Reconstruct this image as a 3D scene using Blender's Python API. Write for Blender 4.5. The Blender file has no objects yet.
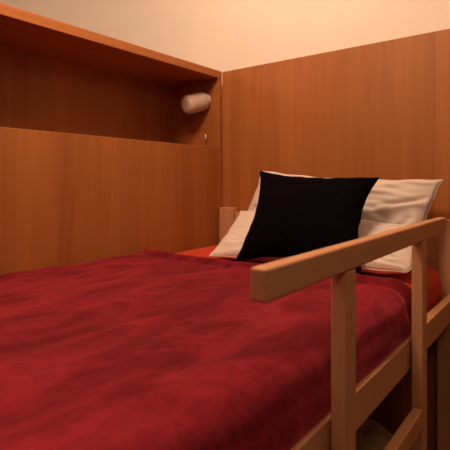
import bpy, bmesh, math, random
from mathutils import Vector, noise, Matrix
random.seed(4)
SC = bpy.context.scene
COL = SC.collection
ZC = 1.50                      # eye height; heights below are given relative to it
def V(x, y, z): return Vector((x, y, z + ZC))

# ------------------------------------------------------------------ materials
def new_mat(name):
    m = bpy.data.materials.new(name); m.use_nodes = True
    nt = m.node_tree; b = nt.nodes['Principled BSDF']
    return m, nt, b
def N(nt, kind, **kw):
    n = nt.nodes.new(kind)
    for k, v in kw.items(): setattr(n, k, v)
    return n
def lk(nt, a, b): nt.links.new(a, b)
def mixc(nt, fac, a, b, mode='MIX'):
    n = N(nt, 'ShaderNodeMix', data_type='RGBA', blend_type=mode)
    if hasattr(fac, 'is_output'): lk(nt, fac, n.inputs[0])
    else: n.inputs[0].default_value = fac
    for s, v in ((n.inputs[6], a), (n.inputs[7], b)):
        if hasattr(v, 'is_output'): lk(nt, v, s)
        else: s.default_value = (*v, 1)
    return n.outputs[2]
def ramp(nt, src, p0, p1, c0=0.0, c1=1.0):
    r = N(nt, 'ShaderNodeMapRange'); lk(nt, src, r.inputs[0])
    r.inputs[1].default_value = p0; r.inputs[2].default_value = p1
    r.inputs[3].default_value = c0; r.inputs[4].default_value = c1
    return r.outputs[0]

def wood(name, dark, light, across='X', grain='Z', strip=14.0, tone=0.45, rough=0.55, streak=0.4, spec=0.4):
    """veneer / solid wood: staves lie side by side on `across`, grain runs on `grain`"""
    m, nt, b = new_mat(name)
    tc = N(nt, 'ShaderNodeTexCoord')
    sep = N(nt, 'ShaderNodeSeparateXYZ'); lk(nt, tc.outputs['Object'], sep.inputs[0])
    sc = {'X': 26.0, 'Y': 26.0, 'Z': 26.0}; sc[grain] = 1.1
    mp = N(nt, 'ShaderNodeMapping'); lk(nt, tc.outputs['Object'], mp.inputs[0])
    mp.inputs['Scale'].default_value = (sc['X'], sc['Y'], sc['Z'])
    n1 = N(nt, 'ShaderNodeTexNoise'); lk(nt, mp.outputs[0], n1.inputs['Vector'])
    n1.inputs['Scale'].default_value = 1.0; n1.inputs['Detail'].default_value = 5; n1.inputs['Distortion'].default_value = .6
    mp2 = N(nt, 'ShaderNodeMapping'); lk(nt, tc.outputs['Object'], mp2.inputs[0])
    mp2.inputs['Scale'].default_value = tuple(v * (7 if v > 2 else 3) for v in (sc['X'], sc['Y'], sc['Z']))
    n2 = N(nt, 'ShaderNodeTexNoise'); lk(nt, mp2.outputs[0], n2.inputs['Vector'])
    n2.inputs['Scale'].default_value = 1.0; n2.inputs['Detail'].default_value = 2
    vo = N(nt, 'ShaderNodeTexVoronoi', voronoi_dimensions='1D'); lk(nt, sep.outputs[across], vo.inputs['W'])
    vo.inputs['Scale'].default_value = strip
    vs = N(nt, 'ShaderNodeSeparateColor'); lk(nt, vo.outputs['Color'], vs.inputs[0])
    n0 = N(nt, 'ShaderNodeTexNoise'); mp0 = N(nt, 'ShaderNodeMapping'); lk(nt, tc.outputs['Object'], mp0.inputs[0])
    mp0.inputs['Scale'].default_value = tuple(v * .45 for v in (sc['X'], sc['Y'], sc['Z'] * 1.6)); lk(nt, mp0.outputs[0], n0.inputs['Vector'])
    n0.inputs['Scale'].default_value = .8; n0.inputs['Detail'].default_value = 1
    k0 = N(nt, 'ShaderNodeMath', operation='MULTIPLY'); lk(nt, n0.outputs[0], k0.inputs[0]); k0.inputs[1].default_value = 9
    k1 = N(nt, 'ShaderNodeMath', operation='PINGPONG'); lk(nt, k0.outputs[0], k1.inputs[0]); k1.inputs[1].default_value = .5
    k2 = N(nt, 'ShaderNodeMath', operation='ADD'); lk(nt, k1.outputs[0], k2.inputs[0]); lk(nt, n1.outputs[0], k2.inputs[1])
    g = ramp(nt, k2.outputs[0], .35, 1.15)
    f = ramp(nt, n2.outputs[0], .35, .7)
    a1 = N(nt, 'ShaderNodeMath', operation='MULTIPLY'); lk(nt, g, a1.inputs[0]); a1.inputs[1].default_value = streak * .6
    a2 = N(nt, 'ShaderNodeMath', operation='MULTIPLY'); lk(nt, f, a2.inputs[0]); a2.inputs[1].default_value = streak * .25
    a3 = N(nt, 'ShaderNodeMath', operation='MULTIPLY'); lk(nt, vs.outputs[0], a3.inputs[0]); a3.inputs[1].default_value = tone
    s1 = N(nt, 'ShaderNodeMath', operation='ADD'); lk(nt, a1.outputs[0], s1.inputs[0]); lk(nt, a2.outputs[0], s1.inputs[1])
    s2 = N(nt, 'ShaderNodeMath', operation='ADD'); lk(nt, s1.outputs[0], s2.inputs[0]); lk(nt, a3.outputs[0], s2.inputs[1])
    c = mixc(nt, s2.outputs[0], dark, light)
    lk(nt, c, b.inputs['Base Color'])
    b.inputs['Roughness'].default_value = rough
    b.inputs['Specular IOR Level'].default_value = spec
    bp = N(nt, 'ShaderNodeBump'); bp.inputs['Strength'].default_value = .05; bp.inputs['Distance'].default_value = .002
    lk(nt, n2.outputs[0], bp.inputs['Height']); lk(nt, bp.outputs[0], b.inputs['Normal'])
    return m

def plain(name, col, rough=.6, var=.12, scale=6, bump=.0, bscale=200, sheen=0.0, sheen_tint=None, spec=.3, sub=0):
    m, nt, b = new_mat(name)
    tc = N(nt, 'ShaderNodeTexCoord')
    n = N(nt, 'ShaderNodeTexNoise'); lk(nt, tc.outputs['Object'], n.inputs['Vector']); n.inputs['Scale'].default_value = scale
    n.inputs['Detail'].default_value = 4
    c = mixc(nt, ramp(nt, n.outputs[0], .3, .7), tuple(v * (1 - var) for v in col), tuple(min(1, v * (1 + var * .5)) for v in col))
    lk(nt, c, b.inputs['Base Color'])
    b.inputs['Roughness'].default_value = rough; b.inputs['Specular IOR Level'].default_value = spec
    if bump:
        n2 = N(nt, 'ShaderNodeTexNoise'); lk(nt, tc.outputs['Object'], n2.inputs['Vector']); n2.inputs['Scale'].default_value = bscale
        bp = N(nt, 'ShaderNodeBump'); bp.inputs['Strength'].default_value = bump; bp.inputs['Distance'].default_value = .002
        lk(nt, n2.outputs[0], bp.inputs['Height']); lk(nt, bp.outputs[0], b.inputs['Normal'])
    if sheen:
        b.inputs['Sheen Weight'].default_value = sheen; b.inputs['Sheen Roughness'].default_value = .45
        b.inputs['Sheen Tint'].default_value = (*(sheen_tint or col), 1)
    return m

PD, PL = (.31, .098, .021), (.54, .20, .055)
M = dict(
    panel=wood('beech_veneer_panel', PD, PL, 'X', 'Z', 17, .28),
    cab=wood('beech_veneer_cabinet', PD, PL, 'Y', 'Z', 15, .28),
    cabx=wood('beech_veneer_side', PD, PL, 'X', 'Z', 15, .28),
    cabtop=wood('beech_veneer_top', PD, PL, 'X', 'Y', 15, tone=.2),
    railY=wood('solid_beech_rail', (.52, .26, .13), (.72, .41, .23), 'X', 'Y', 8, tone=.15, rough=.38),
    railZ=wood('solid_beech_post', (.52, .26, .13), (.72, .41, .23), 'Y', 'Z', 8, tone=.15, rough=.38),
    railX=wood('solid_beech_board', (.52, .26, .13), (.72, .41, .23), 'Z', 'X', 8, tone=.15, rough=.38),
    plaster=plain('cream_plaster', (.84, .77, .71), .9, .03, 3, .15, 120),
    floor=wood('floor_boards', (.07, .03, .013), (.12, .055, .025), 'X', 'Y', 9),
    dark=plain('brown_plaster', (.20, .11, .07), .9, .05, 3, .15, 120),
    sheet=plain('orange_red_sheet', (.60, .060, .022), .85, .1, 5, .1, 500),
    white=plain('white_cotton', (.76, .66, .60), .85, .05, 8, .08, 600, sheen=.15, sheen_tint=(.9, .8, .7)),
    navy=plain('navy_cotton', (.0025, .0016, .003), .95, .2, 9, .1, 600, spec=.05),
    lamp=plain('frosted_plastic', (.62, .47, .40), .4, .04, 10),
    metal=plain('brass_screw', (.12, .07, .03), .45, .1, 10),
    cord=plain('white_cord', (.8, .72, .6), .6, .05, 10),
    olive=plain('olive_blanket', (.36, .27, .15), .95, .2, 12, .1, 400),
)
# velvet blanket: nap brushed in patches gives the cloth its own lighter and darker red
m, nt, b = new_mat('crimson_velvet')
tc = N(nt, 'ShaderNodeTexCoord')
mp = N(nt, 'ShaderNodeMapping'); lk(nt, tc.outputs['Object'], mp.inputs[0]); mp.inputs['Scale'].default_value = (8, 3.4, 6)
mp.inputs['Rotation'].default_value = (0, 0, .12)
n1 = N(nt, 'ShaderNodeTexNoise'); lk(nt, mp.outputs[0], n1.inputs['Vector']); n1.inputs['Scale'].default_value = 1; n1.inputs['Detail'].default_value = 6
n1.inputs['Distortion'].default_value = 1.1; n1.inputs['Roughness'].default_value = .6
n2 = N(nt, 'ShaderNodeTexNoise'); lk(nt, tc.outputs['Object'], n2.inputs['Vector']); n2.inputs['Scale'].default_value = 26; n2.inputs['Detail'].default_value = 4
n2.inputs['Distortion'].default_value = 1.5
c1 = mixc(nt, ramp(nt, n1.outputs[0], .38, .60), (.105, .005, .010), (.25, .014, .027))
c2 = mixc(nt, ramp(nt, n2.outputs[0], .36, .56, .55, 1), (.12, .005, .011), c1)
lk(nt, ramp(nt, n1.outputs[0], .36, .62, .50, .95), b.inputs['Sheen Weight'])
lk(nt, c2, b.inputs['Base Color']); b.inputs['Roughness'].default_value = .9; b.inputs['Specular IOR Level'].default_value = .12
b.inputs['Sheen Roughness'].default_value = .4; b.inputs['Sheen Tint'].default_value = (.95, .16, .23, 1)
n3 = N(nt, 'ShaderNodeTexNoise'); lk(nt, tc.outputs['Object'], n3.inputs['Vector']); n3.inputs['Scale'].default_value = 45; n3.inputs['Detail'].default_value = 6
bp = N(nt, 'ShaderNodeBump'); bp.inputs['Strength'].default_value = .30; bp.inputs['Distance'].default_value = .006
lk(nt, n3.outputs[0], bp.inputs['Height']); lk(nt, bp.outputs[0], b.inputs['Normal'])
M['velvet'] = m

# ------------------------------------------------------------------ builders
def empty(name, loc, label, cat, group=None):
    o = bpy.data.objects.new(name, None); COL.objects.link(o); o.location = loc
    o.empty_display_size = .05
    o['label'] = label; o['category'] = cat
    if group: o['group'] = group
    return o
def obj(name, bm, mat, parent=None, origin=None, smooth=False):
    """bm is in world coordinates; the object is placed at its parent's base (or origin)"""
    org = Vector(origin) if origin else Vector((0, 0, 0))
    p = parent; base = Vector((0, 0, 0))
    while p: base += p.location; p = p.parent
    bmesh.ops.translate(bm, verts=bm.verts, vec=-(base + org))
    bmesh.ops.recalc_face_normals(bm, faces=bm.faces)
    me = bpy.data.meshes.new(name); bm.to_mesh(me); bm.free()
    if smooth:
        for f in me.polygons: f.use_smooth = True
    me.materials.append(mat)
    o = bpy.data.objects.new(name, me); COL.objects.link(o); o.location = org
    if parent: o.parent = parent
    return o
def box(lo, hi, bev=.0025, seg=2, bm=None):
    bm2 = bmesh.new()
    bmesh.ops.create_cube(bm2, size=1)
    lo, hi = Vector(lo), Vector(hi)
    for v in bm2.verts:
        v.co = Vector([(lo[i] + hi[i]) / 2 + v.co[i] * (hi[i] - lo[i]) for i in range(3)])
        v.co.z += ZC
    if bev: bmesh.ops.bevel(bm2, geom=list(bm2.edges), offset=bev, segments=seg, profile=.5, affect='EDGES')
    if bm is None: return bm2
    me = bpy.data.meshes.new('t'); bm2.to_mesh(me); bm2.free(); bm.from_mesh(me); bpy.data.meshes.remove(me)
    return bm
def lathe(profile, start, direction, seg=40):
    """profile: (distance along axis, radius)"""
    bm = bmesh.new(); d = Vector(direction).normalized()
    a = d.orthogonal().normalized(); c = d.cross(a); rings = []
    for t, r in profile:
        p = start + d * t
        if r < 1e-6: rings.append([bm.verts.new(p)])
        else: rings.append([bm.verts.new(p + (a * math.cos(k / seg * math.tau) + c * math.sin(k / seg * math.tau)) * r) for k in range(seg)])
    for r0, r1 in zip(rings, rings[1:]):
        for k in range(seg):
            k2 = (k + 1) % seg
            if len(r0) == 1: bm.faces.new((r0[0], r1[k], r1[k2]))
            elif len(r1) == 1: bm.faces.new((r0[k], r1[0], r0[k2]))
            else: bm.faces.new((r0[k], r1[k], r1[k2], r0[k2]))
    return bm
def tube(pts, r, seg=10):
    bm = bmesh.new(); rings = []
    for i, p in enumerate(pts):
        t = (pts[min(i + 1, len(pts) - 1)] - pts[max(i - 1, 0)]).normalized()
        a = t.orthogonal().normalized(); c = t.cross(a)
        rings.append([bm.verts.new(p + (a * math.cos(k / seg * math.tau) + c * math.sin(k / seg * math.tau)) * r) for k in range(seg)])
    for r0, r1 in zip(rings, rings[1:]):
        for k in range(seg): bm.faces.new((r0[k], r1[k], r1[(k + 1) % seg], r0[(k + 1) % seg]))
    bm.faces.new(rings[0]); bm.faces.new(rings[-1])
    return bm
def structure(name, bm, mat):
    o = obj(name, bm, mat); o['kind'] = 'structure'; return o
def nz(x, y, z=0): return noise.noise(Vector((x, y, z)))

# ------------------------------------------------------------------ room
RX0, RX1, RY0, RY1, RT = -2.6, 3.0, -4.0, .06, 1.75
structure('floor', box((RX0 - .1, RY0 - .1, -1.6), (RX1 + .1, RY1 + .1, -1.5), 0), M['floor'])
structure('ceiling', box((RX0 - .1, RY0 - .1, RT), (RX1 + .1, RY1 + .1, RT + .1), 0), M['plaster'])
structure('wall_left', box((RX0 - .1, RY0, -1.5), (RX0, RY1, RT), 0), M['plaster'])
structure('wall_right', box((RX1, RY0, -1.5), (RX1 + .1, RY1, RT), 0), M['dark'])
structure('wall_back', box((RX0 - .1, RY1, -1.5), (RX1 + .1, RY1 + .1, RT), 0), M['plaster'])
structure('wall_front', box((RX0 - .1, RY0 - .1, -1.5), (RX1 + .1, RY0, RT), 0), M['dark'])

# ------------------------------------------------------------------ head panel
hp = empty('headboard_panel', V(.75, .02, -1.5), 'tall beech veneer panel standing across the head end behind the pillows', 'panel')
obj('panel_face', box((.001, .001, -1.5), (1.55, .022, .478), .001), M['panel'], hp)
obj('panel_back', box((.001, .0225, -1.5), (1.55, .055, .470), .001), M['panel'], hp)

# ------------------------------------------------------------------ shelf cabinet along the wall
YL = -2.10
cb = empty('shelf_cabinet', V(-.14, YL / 2, -1.5), 'beech wall cabinet with a long open shelf niche running beside the bunk mattress', 'cabinet')
obj('top_board', box((-.30, YL, .4485), (0, 0, .4795), .0015), M['cabtop'], cb)
obj('front_panel', box((-.020, YL, -1.5), (0, -.0005, .1455), .0015), M['cab'], cb)
obj('back_panel', box((-.30, YL, -1.5), (-.283, 0, .448), 0), M['cab'], cb)
obj('side_panel', box((-.2825, -.022, .1), (-.0005, -.001, .448), .001), M['cabx'], cb)
obj('partition', box((-.2825, -1.01, .103), (-.0005, -.985, .448), .001), M['cabx'], cb)
obj('side_panel', box((-.2825, YL, .103), (-.0005, YL + .022, .448), .001), M['cabx'], cb)
obj('niche_shelf', box((-.2825, YL, .082), (-.0205, -.0225, .102), .001), M['cabtop'], cb)
def screw_cap(p, d, r=.0028):
    return lathe([(-.001, 0), (-.001, r), (.0006, r), (.001, r * .7), (.001, 0)], p, d, 14)
for (y, z) in ((-.505, .4635), (-.493, .137)):
    obj('screw_cap', screw_cap(V(0, y, z), (1, 0, 0)), M['metal'], cb)['label'] = 'dark round screw cap'

# ------------------------------------------------------------------ reading lamp
lp = empty('reading_lamp', V(-.074, -.022, .357), 'white frosted cylinder reading lamp fixed to the side of the shelf niche', 'lamp')
ax = Vector((-.16, -1, -.30)).normalized(); st = V(-.074, -.022, .357)
R0 = .041
obj('lamp_base', lathe([(-.002, 0), (-.002, .030), (.010, .030), (.014, .026), (.014, 0)], st, (0, -1, 0)), M['cord'], lp, smooth=True)
prof = [(.006, 0), (.008, R0 * .7), (.012, R0 * .92), (.020, R0)]
prof += [(.10, R0)] + [(.10 + .022 * math.sin(a), R0 - .022 + .022 * math.cos(a)) for a in [k * math.pi / 16 for k in range(1, 9)]] + [(.1225, 0)]
obj('lamp_shade', lathe(prof, st, ax, 48), M['lamp'], lp, smooth=True)
obj('shade_ring', lathe([(.030, R0 + .0002), (.030, R0 + .0012), (.034, R0 + .0012), (.034, R0 + .0002)], st, ax, 48), M['lamp'], lp, smooth=True)
cp = [V(-.060, -.040, .325 - .0108 * k) + Vector((.0006 * math.sin(k), 0, 0)) for k in range(12)]
obj('pull_cord', tube(cp, .0005, 6), M['metal'], lp)
obj('cord_pull', lathe([(0, 0), (0, .002), (.004, .0034), (.024, .0036), (.026, 0)], V(-.060, -.040, .206), (0, 0, -1), 14), M['cord'], lp, smooth=True)

# ------------------------------------------------------------------ bunk bed frame
YF = -2.02
bed = empty('bunk_bed', V(.47, -1.0, -1.5), 'beech bunk bed frame with a guard rail raised on two posts', 'bed')
XO = .965
def rounded_bar(lo, hi, bev=.004): return box(lo, hi, bev, 3)
obj('guard_rail', rounded_bar((XO - .0215, -1.146, -.1275), (XO, -.315, -.091), .0035), M['railY'], bed)
for (y0, y1) in ((-.940, -.904), (-.537, -.502)):
    p = obj('guard_post', rounded_bar((XO - .0235, y0, -1.02), (XO, y1, -.1278), .0025), M['railZ'], bed)
    for z in (-.36, -.392):
        obj('bolt', lathe([(0, 0), (0, .004), (.0062, .004), (.0062, 0)], V(.9363, (y0 + y1) / 2, z), (1, 0, 0), 12), M['metal'], p)
obj('side_rail', rounded_bar((.915, YF, -.407), (.937, -.036, -.343), .0025), M['railY'], bed)
obj('lower_bar', rounded_bar((XO - .020, -.9035, -.522), (XO, -.5375, -.482), .0025), M['railY'], bed)
obj('wall_rail', rounded_bar((.004, YF, -.407), (.026, -.036, -.343), .0025), M['railY'], bed)
for (x0, x1) in ((.012, .088), (.880, .962)):
    obj('bed_post', rounded_bar((x0, -.036, -1.5), (x1, -.0005, -.113 if x0 < .5 else -.119)), M['railZ'], bed)
    obj('bed_post', rounded_bar((x0, YF - .036, -1.5), (x1, YF, -.113)), M['railZ'], bed)
obj('headboard', rounded_bar((.0885, -.028, -.50), (.8795, -.006, -.130)), M['railX'], bed)
obj('footboard', rounded_bar((.0885, YF - .028, -.50), (.8795, YF - .006, -.130)), M['railX'], bed)
for z in (-.407,):
    obj('slat_base', box((.0262, YF + .001, z), (.9148, -.037, z + .012), .001), M['railX'], bed)
# lower bunk of the same frame
obj('lower_rail', rounded_bar((.915, YF, -1.03), (.937, -.036, -.95)), M['railY'], bed)
obj('lower_rail', rounded_bar((.004, YF, -1.03), (.026, -.036, -.95)), M['railY'], bed)
obj('slat_base', box((.0262, YF + .001, -1.01), (.9148, -.037, -.9945), .001), M['railX'], bed)

# ------------------------------------------------------------------ mattresses
def mattress_bm(x0, x1, y0, y1, z0, z1, r, wob=.002, seed=0):
    bm = bmesh.new()
    bmesh.ops.create_cube(bm, size=1)
    bmesh.ops.subdivide_edges(bm, edges=bm.edges, cuts=30, use_grid_fill=True)
    hx, hy, hz = (x1 - x0) / 2, (y1 - y0) / 2, (z1 - z0) / 2
    c = Vector(((x0 + x1) / 2, (y0 + y1) / 2, (z0 + z1) / 2 + ZC))
    for v in bm.verts:
        # denser near the edges
        q = Vector([math.copysign(1 - (1 - abs(2 * t)) ** 1.6, t) for t in v.co])
        p = Vector((q.x * hx, q.y * hy, q.z * hz))
        inner = Vector((max(-hx + r, min(hx - r, p.x)), max(-hy + r, min(hy - r, p.y)), max(-hz + r, min(hz - r, p.z))))
        d = p - inner
        if d.length > 1e-6: p = inner + d.normalized() * min(r, d.length) if d.length > r else p
        n = d.normalized() if d.length > 1e-6 else Vector((0, 0, 0))
        w = nz(p.x * 6 + seed, p.y * 5, p.z * 9) + .5 * nz(p.x * 15, p.y * 14 + seed, p.z * 15)
        p += n * w * wob
        v.co = c + p
    return bm
def top(name, bm, mat, label, cat, origin, smooth=True):
    o = obj(name, bm, mat, None, origin, smooth); o['label'] = label; o['category'] = cat; return o
top('mattress', mattress_bm(.028, .904, -2.0, -.040, -.394, -.262, .045, .003), M['sheet'],
    'upper bunk mattress in a fitted orange red sheet, bare beside the pillows', 'mattress', V(.47, -1.0, -.394))
top('mattress', mattress_bm(.030, .905, -2.0, -.045, -.994, -.85, .04, .003, 5), M['olive'],
    'dim brown covered lower bunk mattress seen under the side rail', 'mattress', V(.47, -1.0, -.994))

# crumpled cover on the lower bunk
def cloth_patch(x0, x1, y0, y1, z, amp, nx=70, ny=70, seed=0, th=.01):
    bm = bmesh.new(); g = []
    for j in range(ny + 1):
        row = []
        for i in range(nx + 1):
            u, w = i / nx, j / ny
            x = x0 + (x1 - x0) * u; y = y0 + (y1 - y0) * w
            e = min(u, 1 - u, w, 1 - w)
            f = min(1, e / .12)
            f = f * f * (3 - 2 * f)
            h = (abs(nz(x * 5 + seed, y * 6, 1)) * 1.1 + abs(nz(x * 11, y * 12 + seed, 2)) * .5) * amp
            row.append(bm.verts.new(V(x, y, z + .006 + f * (amp * .6 + h))))
        g.append(row)
    for j in range(ny):
        for i in range(nx): bm.faces.new((g[j][i], g[j][i + 1], g[j + 1][i + 1], g[j + 1][i]))
    ret = bmesh.ops.extrude_face_region(bm, geom=list(bm.faces))
    for v in [e for e in ret['geom'] if isinstance(e, bmesh.types.BMVert)]:
        v.co.z = z + ZC - 0.0005
    return bm
top('blanket', cloth_patch(.30, .86, -.62, -.06, -.849, .070, seed=3), M['olive'],
    'crumpled dull brown blanket lying in shadow on the lower bunk', 'blanket', V(.58, -.34, -.849))

# ------------------------------------------------------------------ pillows
def pillow_bm(c00, c10, c11, c01, T, n=64, pinch=.045, wr=.006, seed=0, bias=.5, folds=(), rnd=0.0):
    """c00..c01: corners (bottom left, bottom right, top right, top left) seen from the camera side"""
    bm = bmesh.new()
    nrm = ((c10 - c00) + (c11 - c01)).cross((c01 - c00) + (c11 - c10)).normalized()
    W = ((c10 - c00).length + (c11 - c01).length) / 2; H = ((c01 - c00).length + (c11 - c10).length) / 2
    def base(u, v):
        pu = (1 - v * v) * pinch / W * (1 + .0 * u); pv = (1 - u * u) * pinch / H
        wob = .004 * nz(v * 4 + seed, u * 4, 3)
        uu = u * (1 - pu * abs(u) * 2) ; vv = v * (1 - pv * abs(v) * 2)
        k = 1 - rnd * (u * u * v * v) ** 2; uu *= k if u > 0 else 1; vv *= k if u > 0 else 1
        a, b2 = (uu + 1) / 2, (vv + 1) / 2
        p = c00 * (1 - a) * (1 - b2) + c10 * a * (1 - b2) + c11 * a * b2 + c01 * (1 - a) * b2
        edge = max(abs(u), abs(v))
        p += (c10 - c00).normalized() * wob * edge + (c01 - c00).normalized() * .004 * nz(u * 5, seed + 7, v) * edge
        return p
    grids = []
    for side in (1, -1):
        g = []
        for j in range(n + 1):
            row = []
            for i in range(n + 1):
                u = math.sin((i / n - .5) * math.pi) * .55 + (2 * i / n - 1) * .45
                v = math.sin((j / n - .5) * math.pi) * .55 + (2 * j / n - 1) * .45
                p = base(u, v)
                inf = (max(0, 1 - u * u) ** .5) * (max(0, 1 - v * v) ** .5)
                inf = inf ** .85
                h = T * inf * (bias if side > 0 else 1 - bias)
                # creases: ridged noise stretched, fading in the middle, radiating from corners
                e = min(1, (1 - max(abs(u), abs(v))) * 9)
                w1 = 1 - abs(nz(u * 2.2 + seed, v * 3.4 - u * 1.2, seed)) * 3
                w2 = nz(u * 5 + v * 2, v * 7 + seed, 4)
                r = (w1 * .5 + w2 * .6) * wr * e
                if side > 0:
                    for (fu, fv, du, dv, wd, dp) in folds:
                        L = math.hypot(du, dv); t = ((u - fu) * du + (v - fv) * dv) / L / L
                        s = ((u - fu) * dv - (v - fv) * du) / L + .05 * math.sin(t * 5 + seed)
                        k = max(0, 1 - abs(2 * t - 1) ** 2) * math.exp(-(s / wd) ** 2)
                        r += -dp * k * e + dp * .6 * e * max(0, 1 - abs(2 * t - 1) ** 2) * math.exp(-((s - 1.9 * wd) / wd) ** 2)
                row.append((p + nrm * side * (h + (r if inf > 0 else 0)), i in (0, n) or j in (0, n), p))
            g.append(row)
        grids.append(g)
    va = [[bm.verts.new(c[2] if c[1] else c[0]) for c in row] for row in grids[0]]
    vb = [[va[j][i] if grids[1][j][i][1] else bm.verts.new(grids[1][j][i][0]) for i in range(n + 1)] for j in range(n + 1)]
    for g in (va, vb):
        for j in range(n):
            for i in range(n): bm.faces.new((g[j][i], g[j][i + 1], g[j + 1][i + 1], g[j + 1][i]))
    loop = [va[0][i].co.copy() for i in range(n + 1)] + [va[j][n].co.copy() for j in range(1, n + 1)] + \
           [va[n][i].co.copy() for i in range(n - 1, -1, -1)] + [va[j][0].co.copy() for j in range(n - 1, 0, -1)]
    return bm, loop
def closed_tube(pts, r, seg=8):
    bm = bmesh.new(); rings = []; L = len(pts)
    for i, p in enumerate(pts):
        t = (pts[(i + 1) % L] - pts[i - 1]).normalized()
        a = t.cross(Vector((.3, .8, .5))).normalized(); c = t.cross(a)
        rings.append([bm.verts.new(p + (a * math.cos(k / seg * math.tau) + c * math.sin(k / seg * math.tau)) * r) for k in range(seg)])
    for i in range(L):
        r0, r1 = rings[i], rings[(i + 1) % L]
        for k in range(seg): bm.faces.new((r0[k], r1[k], r1[(k + 1) % seg], r0[(k + 1) % seg]))
    return bm
def pillow(name, label, cat, mat, corners, T, seam=.0016, **kw):
    c = [V(*p) for p in corners]
    bm, loop = pillow_bm(*c, T, **kw)
    org = (c[0] + c[1]) / 2
    o = top(name, bm, mat, label, cat, org)
    obj('seam', closed_tube(loop, seam), mat, o, smooth=True)
    return o
pillow('pillow', 'large white pillow standing upright against the wooden head panel', 'pillow', M['white'],
       [(.17, -.150, -.235), (.865, -.150, -.225), (.908, -.090, .005), (.262, -.080, .040)], .10, seed=1.3, pinch=.016, wr=.010, bias=.5,
       folds=((.55, .1, .45, .5, .05, .012), (.3, .3, .5, -.5, .05, .010), (.75, -.5, .1, .6, .05, .008), (.45, -.6, .5, .15, .05, .01)))
pillow('pillow', 'white pillow lying flatter on the orange sheet beneath the navy cushion', 'pillow', M['white'],
       [(.268, -.405, -.247), (.900, -.350, -.238), (.880, -.165, -.140), (.235, -.185, -.112)], .085, seed=4.1, pinch=.012, rnd=.07, wr=.009,
       folds=((.6, -.5, .3, .5, .05, .008), (-.8, -.3, .3, .8, .06, .006)))
pillow('cushion', 'square black navy cushion leaning in front of the white pillows', 'cushion', M['navy'],
       [(.400, -.440, -.247), (.795, -.430, -.240), (.762, -.215, .011), (.335, -.205, .036)], .088, seed=8.2, pinch=.035, wr=.003, bias=.78)

# ------------------------------------------------------------------ velvet blanket
def head_edge(x):                       # y of the blanket's head edge over x
    pts = [(-.01, -.430), (.06, -.44), (.20, -.462), (.40, -.475), (.60, -.470), (.80, -.462), (.90, -.455), (1.2, -.455)]
    for (a, ya), (b2, yb) in zip(pts, pts[1:]):
        if x <= b2:
            t = (x - a) / (b2 - a); t = t * t * (3 - 2 * t); return ya + (yb - ya) * t
    return pts[-1][1]
def profile(s):                         # s: arc length from the wall side; returns x, z, nx, nz
    xt, zt, r = .872, -.246, .046
    if s < xt - .006: return .006 + s, zt - .012 * max(0, 1 - s / .5), 0, 1
    s2 = s - (xt - .006)
    q = r * math.pi / 2
    if s2 < q:
        a = s2 / r; return xt + r * math.sin(a), zt - r + r * math.cos(a), math.sin(a), math.cos(a)
    s3 = s2 - q; t = s3 / .12
    return xt + r + .012 * math.sin(math.pi * min(1, t * 1.3)) - .010 * t, zt - r - s3 * .97, 1, 0
S = .866 + .046 * math.pi / 2 + .100
NX, NY = 230, 300
bm = bmesh.new(); g = []
random.seed(11)
def folds(s, y):
    w = .05 * nz(s * 2.5, y * 1.6, 5)
    a = nz((s + w) * 6.5, y * 1.15, 9)
    r = (1 - abs(a) * 4.5); r = max(0, r) ** 1.5
    a2 = nz((s + w) * 4 + 31, y * 2.2 + s * 1.5, 2)
    r2 = max(0, 1 - abs(a2) * 5) ** 1.5
    b1 = nz(s * 3, y * 2, 0)
    c = nz(s * 16, y * 9, 3); d = nz(s * 34, y * 25, 6)
    return .0030 * r + .0050 * r2 + .013 * b1 + .0032 * c + .0013 * d + .006 * nz(s * 7, y * 4, 8)
for j in range(NY + 1):
    row = []
    for i in range(NX + 1):
        s = S * (i / NX)
        t = (j / NY)
        x, z, nx_, nz_ = profile(s)
        ye = head_edge(x) + .008 * nz(s * 9, 0, 12)
        if s > .93: ye += (s - .93) * .35
        d = 2.0 + ye
        dist = (1 - (1 - t) ** 1.15) * (d - .012)      # distance from the head edge
        y = ye - dist
        h = folds(s, y)
        side = max(0, min(1, (s - .86) / .06))
        h *= (1 - .3 * side)
        if side > .5: h *= .7
        fade = min(1, dist / .05)
        h = h * (.35 + .65 * fade)
        h += .013 * math.exp(-((dist - .018) / .011) ** 2)        # turned-over hem
        h -= .007 * math.exp(-((dist - .046) / .011) ** 2) * (1 - .5 * side)
        h += .012 * side * math.exp(-dist / .03)
        if dist < .004: h -= .004
        # pushed up against the cabinet panel
        h += .005 * math.exp(-(s / .03) ** 2) * (.3 + nz(y * 5, 3, 3))
        h = max(h, -.004)
        if s > .97: h *= max(.15, 1 - (s - .97) / .06)
        z += side * max(0, s - .95) / .07 * .03 * nz(y * 7, 4, 4)
        row.append(bm.verts.new(V(x + nx_ * h, y, z + nz_ * h)))
    g.append(row)
for j in range(NY):
    for i in range(NX): bm.faces.new((g[j][i], g[j][i + 1], g[j + 1][i + 1], g[j + 1][i]))
bl = top('blanket', bm, M['velvet'], 'crimson velvet blanket spread over the upper bunk mattress', 'blanket', V(.47, -1.2, -.25))
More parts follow.
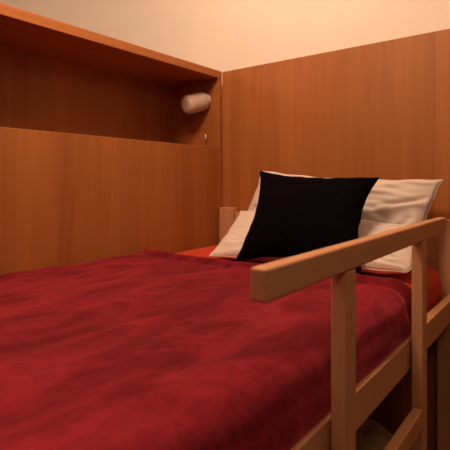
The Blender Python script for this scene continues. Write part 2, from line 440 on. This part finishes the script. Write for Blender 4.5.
so = bl.modifiers.new('thickness', 'SOLIDIFY'); so.thickness = .004; so.offset = 0

# ------------------------------------------------------------------ lights
def area(name, loc, target, size, power, color):
    l = bpy.data.lights.new(name, 'AREA'); l.shape = 'DISK'; l.size = size; l.energy = power; l.color = color
    o = bpy.data.objects.new(name, l); COL.objects.link(o); o.location = loc
    o.rotation_euler = (Vector(target) - Vector(loc)).to_track_quat('-Z', 'Y').to_euler()
    return o
def point(name, loc, r, power, color):
    l = bpy.data.lights.new(name, 'POINT'); l.shadow_soft_size = r; l.energy = power; l.color = color
    o = bpy.data.objects.new(name, l); COL.objects.link(o); o.location = loc; return o
WARM = (1.0, .66, .42)
point('ceiling_lamp', V(.50, -1.02, 1.10), .18, 50, WARM)
point('wall_fill', V(-1.5, -1.7, 1.15), .14, 22, WARM)  # added fill, brightens the back wall left of the cabinet; no fixture there
point('rail_fill', V(1.55, -1.95, .80), .12, 9.5, WARM)  # unseen fill added to lift the outer and end faces of rails and posts
w = bpy.data.worlds.new('world'); SC.world = w; w.use_nodes = True
w.node_tree.nodes['Background'].inputs[0].default_value = (.004, .0025, .0015, 1); w.node_tree.nodes['Background'].inputs[1].default_value = 1

# ------------------------------------------------------------------ camera
f = 446.0; psi = math.radians(37.96); D = 1.957
F = Vector((-math.sin(psi), math.cos(psi), 0)); R = Vector((math.cos(psi), math.sin(psi), 0))
C0 = -(F + R * (-3 / f)) * D
cam = bpy.data.cameras.new('camera'); co = bpy.data.objects.new('camera', cam); COL.objects.link(co)
co.location = (C0.x, C0.y, ZC); co.rotation_euler = (math.radians(90), 0, psi)
cam.sensor_width = 36; cam.lens = 36 * f / 450; cam.shift_y = -(225 - 181) / 450; cam.clip_start = .02
cam.dof.use_dof = True; cam.dof.focus_distance = 1.55; cam.dof.aperture_fstop = 11
SC.camera = co
SC.view_settings.view_transform = 'Standard'; SC.view_settings.look = 'None'
SC.view_settings.exposure = 0.0; SC.view_settings.gamma = 1.0; SC.view_settings.use_curve_mapping = False
